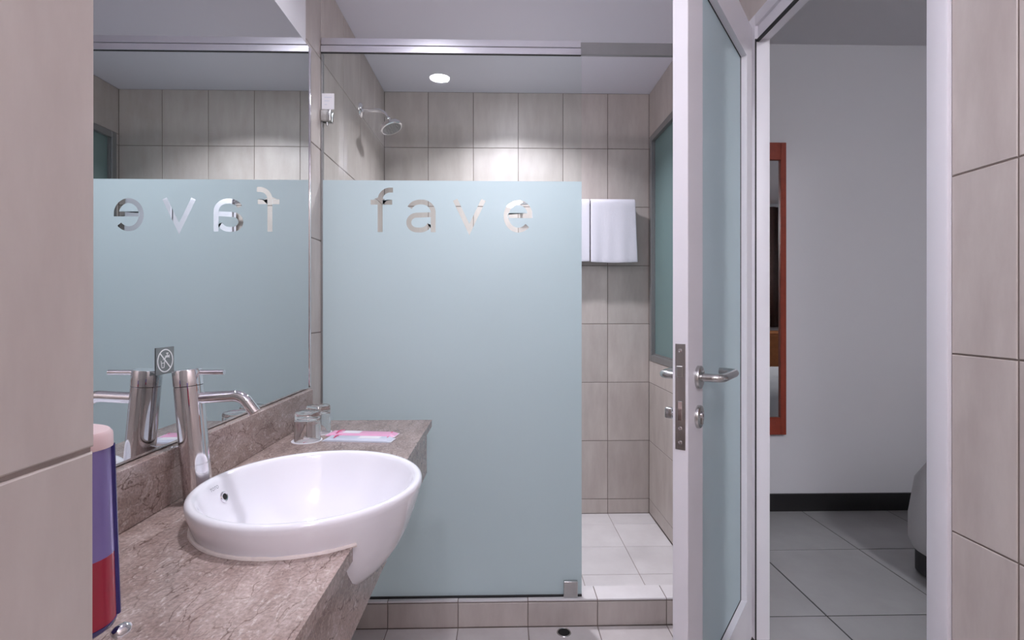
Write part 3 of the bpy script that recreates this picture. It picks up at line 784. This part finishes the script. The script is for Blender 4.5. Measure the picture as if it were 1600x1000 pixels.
# ------------------------------------------------------------------ shower head
sh = empty('wall_shower', (XL, 2.30, 2.05)); tag(sh, 'chrome shower head on a bent arm from the left wall', 'shower head')
lathe('wall_flange', [(0, 0.014), (0.018, 0.013), (0.030, 0.008), (0.034, 0.002), (0.034, 0)], 'chrome', sh, 40, axisM((0.0005, 0, 0), (1, 0, 0)))
ap = [Vector((0.008, 0, 0)), Vector((0.075, 0, 0.0))]
ap += arc((0.075, 0, -0.05), (0, 0, 1), (1, 0, 0), 0.05, 0, R(65), 8)[1:]
hd = (ap[-1]-ap[-2]).normalized(); ap.append(ap[-1]+hd*0.012)
tube('arm', ap, 0.0085, 'chrome', sh, 18)
hdir = Vector((0.38, -0.10, -0.92)).normalized()
hp = ap[-1]
lathe('swivel_ball', [(0, -0.013), (0.009, -0.010), (0.013, 0), (0.009, 0.010), (0, 0.013)], 'chrome', sh, 24, axisM(hp, hdir), sharp=80)
Mh = axisM(hp + hdir*0.008, hdir)
hdo = lathe('head_shell', [(0.010, 0), (0.014, 0.006), (0.030, 0.014), (0.046, 0.022), (0.051, 0.030), (0.051, 0.040), (0.048, 0.043), (0.0, 0.043)], 'chrome', sh, 48, Mh)
lathe('spray_face', [(0.044, 0.0431), (0.043, 0.0446), (0.0, 0.0452)], 'grey_aluminium', hdo, 48, Mh)
bm = bmesh.new()
for rr_, nn in ((0.012, 6), (0.024, 12), (0.036, 18)):
    for i in range(nn):
        a = 2*math.pi*i/nn
        add_lathe(bm, [(0.0022, 0.0446), (0.0016, 0.0475), (0, 0.0475)], 8, Mh @ Matrix.Translation((rr_*math.cos(a), rr_*math.sin(a), 0)))
tag(bm_obj('nozzles', bm, 'grey_aluminium', hdo, True), kind='stuff')

# ------------------------------------------------------------------ towels on a rail
rl = empty('towel_rail', (0.40, YB, 1.70)); tag(rl, 'chrome towel rail under the white towels on the back shower wall', 'towel rail')
tube('bar', [(-0.30, -0.068, 0.012), (0.325, -0.068, 0.012)], 0.008, 'chrome', rl, 18)
for x_ in (-0.29, 0.315):
    tube('bracket', [(x_, -0.0005, 0.012), (x_, -0.068, 0.012)], 0.007, 'chrome', rl, 14)
def towel(x0, x1, y_off, zb_front, label, flare=0.0, seed=1):
    rnd = random.Random(seed)
    me_b = bmesh.new(); nx = 26
    barz, bary, r = 1.712, YB-0.068, 0.018 + y_off
    path = [(-r, zb_front + (barz-zb_front)*i/16) for i in range(17)]
    path += [(-r*math.cos(math.pi*i/6), barz + r*math.sin(math.pi*i/6)) for i in range(1, 7)]
    path += [(r, barz - (barz-1.46)*i/8) for i in range(1, 9)]
    ph = rnd.random()*6
    grid = []
    for i in range(nx+1):
        u = i/nx; row = []
        for (dy, z) in path:
            d = max(0, min(1, (barz - z)/0.3))
            x = x0 + (x1-x0)*u + flare*d*(1 if u > 0.5 else 0)*(u-0.5)*2
            wv = 0.0022*math.sin(9*u+ph+2*z)*d + 0.0014*math.sin(21*u+ph*2)*d
            zz = z - (0.004*math.sin(math.pi*u)*d if dy < 0 else 0)
            row.append(me_b.verts.new((x, bary + dy + (wv if dy < 0 else -abs(wv)), zz)))
        grid.append(row)
    for a, b in zip(grid[:-1], grid[1:]):
        for k in range(len(path)-1): me_b.faces.new((a[k], a[k+1], b[k+1], b[k]))
    o = bm_obj('bath_towel', me_b, 'towel_cloth', None, True)
    s = o.modifiers.new('s', 'SOLIDIFY'); s.thickness = 0.010; s.offset = 0
    bv = o.modifiers.new('b', 'BEVEL'); bv.width = 0.004; bv.segments = 3; bv.limit_method = 'ANGLE'; bv.angle_limit = R(50)
    tag(o, label, 'towel', 'white towels on the shower rail')
    return o
towel(0.486, 0.728, 0.002, 1.392, 'white towel hanging fully in view beside the frosted screen', 0.012, 3)
towel(0.17, 0.480, 0.002, 1.396, 'white towel mostly hidden behind the frosted screen edge', 0.0, 5)

# ------------------------------------------------------------------ floor drain at the foot of the kerb
dr = empty('floor_drain', (0.2215, 1.748, 0.0)); tag(dr, 'small round floor drain hole at the foot of the kerb', 'drain')
lathe('rim', [(0.0205, 0.0008), (0.0215, 0.0018), (0.0245, 0.0012), (0.0255, 0.0)], 'steel', dr, 36)
lathe('opening', [(0, 0.0009), (0.0207, 0.0009)], 'hole_black', dr, 36)

# ------------------------------------------------------------------ downlights, plus an added globe fill lamp
def downlight(x, y, watts, label, r=0.052, zc=ZC, cone=150):
    d = empty('ceiling_downlight', (x, y, zc)); tag(d, label, 'downlight', 'recessed ceiling downlights')
    lathe('trim_ring', [(r, -0.0015), (r+0.001, -0.004), (r+0.010, -0.003), (r+0.013, 0)], 'white_paint', d, 48)
    lathe('lamp_disc', [(0, -0.002), (r, -0.002)], 'lamp_face', d, 48)
    ld = bpy.data.lights.new('downlight_beam', 'AREA'); ld.energy = watts; ld.color = LIGHT_TINT
    ld.shape = 'DISK'; ld.size = 2*r-0.006; ld.spread = R(cone)
    lo = bpy.data.objects.new('downlight_beam', ld); COL.objects.link(lo); lo.parent = d; lo.location = (0, 0, -0.004)
    return d
downlight(0.06, 2.288, LAMP_SHOWER, 'round downlight in the shower ceiling hidden behind the header rail', cone=126)
downlight(-0.318, 1.00, LAMP_BASIN, 'round downlight in the ceiling above the basin', cone=150)
gl_ = empty('added_globe_lamp', (0.09, -0.55, ZC)); tag(gl_, 'white globe lamp added behind the viewer as unseen fill light', 'lamp')  # added globe, brightens ceiling and near surfaces from behind the camera
lathe('ceiling_rose', [(0, -0.03), (0.03, -0.03), (0.05, -0.004), (0.05, 0)], 'white_paint', gl_, 32)
tube('stem', [(0, 0, -0.02), (0, 0, -0.17)], 0.008, 'chrome', gl_, 12)
lathe('globe', [(0.1*math.sin(R(a)), -0.26+0.1*math.cos(R(a))) for a in range(0, 181, 10)], 'fill_globe', gl_, 32, sharp=80)

# ------------------------------------------------------------------ bedroom things seen through the doorway, and an added fill lamp
fm = empty('framed_mirror', (1.36, YBW, 0.47)); tag(fm, 'tall narrow mirror in a red wooden frame on the bedroom wall', 'mirror')
mx0, mx1, mz0, mz1 = 1.16, 1.506, 0.4745, 2.0168
child_box(fm, 'frame_side', mx1-0.031, mx1, YBW-0.028, YBW-0.001, mz0, mz1, 'red_wood', 0.002)
child_box(fm, 'frame_side', mx0, mx0+0.031, YBW-0.028, YBW-0.001, mz0, mz1, 'red_wood', 0.002)
child_box(fm, 'frame_end', mx0+0.031, mx1-0.031, YBW-0.028, YBW-0.001, mz0, mz0+0.091, 'red_wood', 0.002)
child_box(fm, 'frame_end', mx0+0.031, mx1-0.031, YBW-0.028, YBW-0.001, mz1-0.091, mz1, 'red_wood', 0.002)
child_box(fm, 'mirror_glass', mx0+0.031, mx1-0.031, YBW-0.016, YBW-0.010, mz0+0.091, mz1-0.091, 'mirror')

bd = empty('bed', (1.56, 1.25, ZB)); tag(bd, 'bed with white cover over a dark grey base, corner seen through doorway', 'bed')
def rrect(x0, x1, y0, y1, r, n=8):
    pts = []
    for cx, cy, a in ((x1-r, y1-r, 0), (x0+r, y1-r, 90), (x0+r, y0+r, 180), (x1-r, y0+r, 270)):
        for i in range(n+1):
            t = R(a + 90*i/n); pts.append((cx+r*math.cos(t), cy+r*math.sin(t)))
    return pts
def rloft(name, levels, mat, parent, bow=None):
    bm = bmesh.new(); rings = []
    for (x0, x1, y0, y1, r, z) in levels:
        rings.append([bm.verts.new(Vector((p[0], p[1], z)) - parent.location) for p in rrect(x0, x1, y0, y1, r)])
    n = len(rings[0])
    for a, b in zip(rings[:-1], rings[1:]):
        for k in range(n): bm.faces.new((a[k], a[(k+1) % n], b[(k+1) % n], b[k]))
    bm.faces.new(rings[0][::-1]); bm.faces.new(rings[-1])
    return bm_obj(name, bm, mat, parent, True, 50)
bx0, bx1, by0, by1 = 1.645, 3.55, 0.42, 2.075
rloft('base', [(bx0+0.04, bx1, by0, by1-0.02, 0.10, ZB+0.012), (bx0+0.04, bx1, by0, by1-0.02, 0.10, 0.23)], 'bed_base', bd)
rloft('cover', [(bx0+0.02, bx1, by0-0.02, by1-0.005, 0.14, 0.17), (bx0, bx1, by0-0.03, by1, 0.15, 0.21), (bx0, bx1, by0-0.03, by1, 0.15, 0.30), (bx0+0.02, bx1, by0-0.01, by1-0.01, 0.15, 0.45),
                 (bx0+0.06, bx1, by0+0.03, by1-0.05, 0.15, 0.545), (bx0+0.13, bx1, by0+0.10, by1-0.12, 0.14, 0.59), (bx0+0.25, bx1-0.05, by0+0.25, by1-0.25, 0.12, 0.60)], 'bed_linen', bd)
child_box(bd, 'headboard', bx1, bx1+0.05, by0-0.1, by1+0.1, ZB, 1.15, 'orange_wood', 0.004)
cb = empty('wooden_cabinet', (2.95, -0.75, ZB)); tag(cb, 'orange-brown wooden cabinet glimpsed in the red framed mirror', 'cabinet')
child_box(cb, 'carcass', 2.4, 3.9, -1.15, -0.55, ZB, 0.86, 'orange_wood', 0.004)
for k in range(3): child_box(cb, 'door_panel', 2.41+0.5*k, 2.89+0.5*k, -0.55, -0.535, ZB+0.05, 0.83, 'orange_wood', 0.003)
ct = empty('dark_curtain', (3.0, -1.35, 0.9)); tag(ct, 'dark brown hanging above the cabinet, glimpsed in the red framed mirror', 'curtain')
bm = bmesh.new(); n = 60
cv = [[bm.verts.new((-0.9+1.8*i/n, 0.02*math.sin(i*0.9), z)) for i in range(n+1)] for z in (0.0, 1.6)]
for i in range(n): bm.faces.new((cv[0][i], cv[0][i+1], cv[1][i+1], cv[1][i]))
cu_ = bm_obj('cloth', bm, 'dark_wood', ct, True); s = cu_.modifiers.new('s', 'SOLIDIFY'); s.thickness = 0.006
bl = empty('added_bedroom_lamp', (1.75, -0.75, ZBC)); tag(bl, 'round fill lamp added to the bedroom ceiling, out of view', 'lamp')  # added source that keeps the bedroom lit, never in view
lathe('base_ring', [(0.0, -0.01), (0.17, -0.01), (0.18, 0)], 'white_paint', bl, 40)
lathe('diffuser', [(0.16, -0.010), (0.16, -0.05), (0.12, -0.075), (0, -0.085)], 'fill_bed', bl, 40, sharp=80)
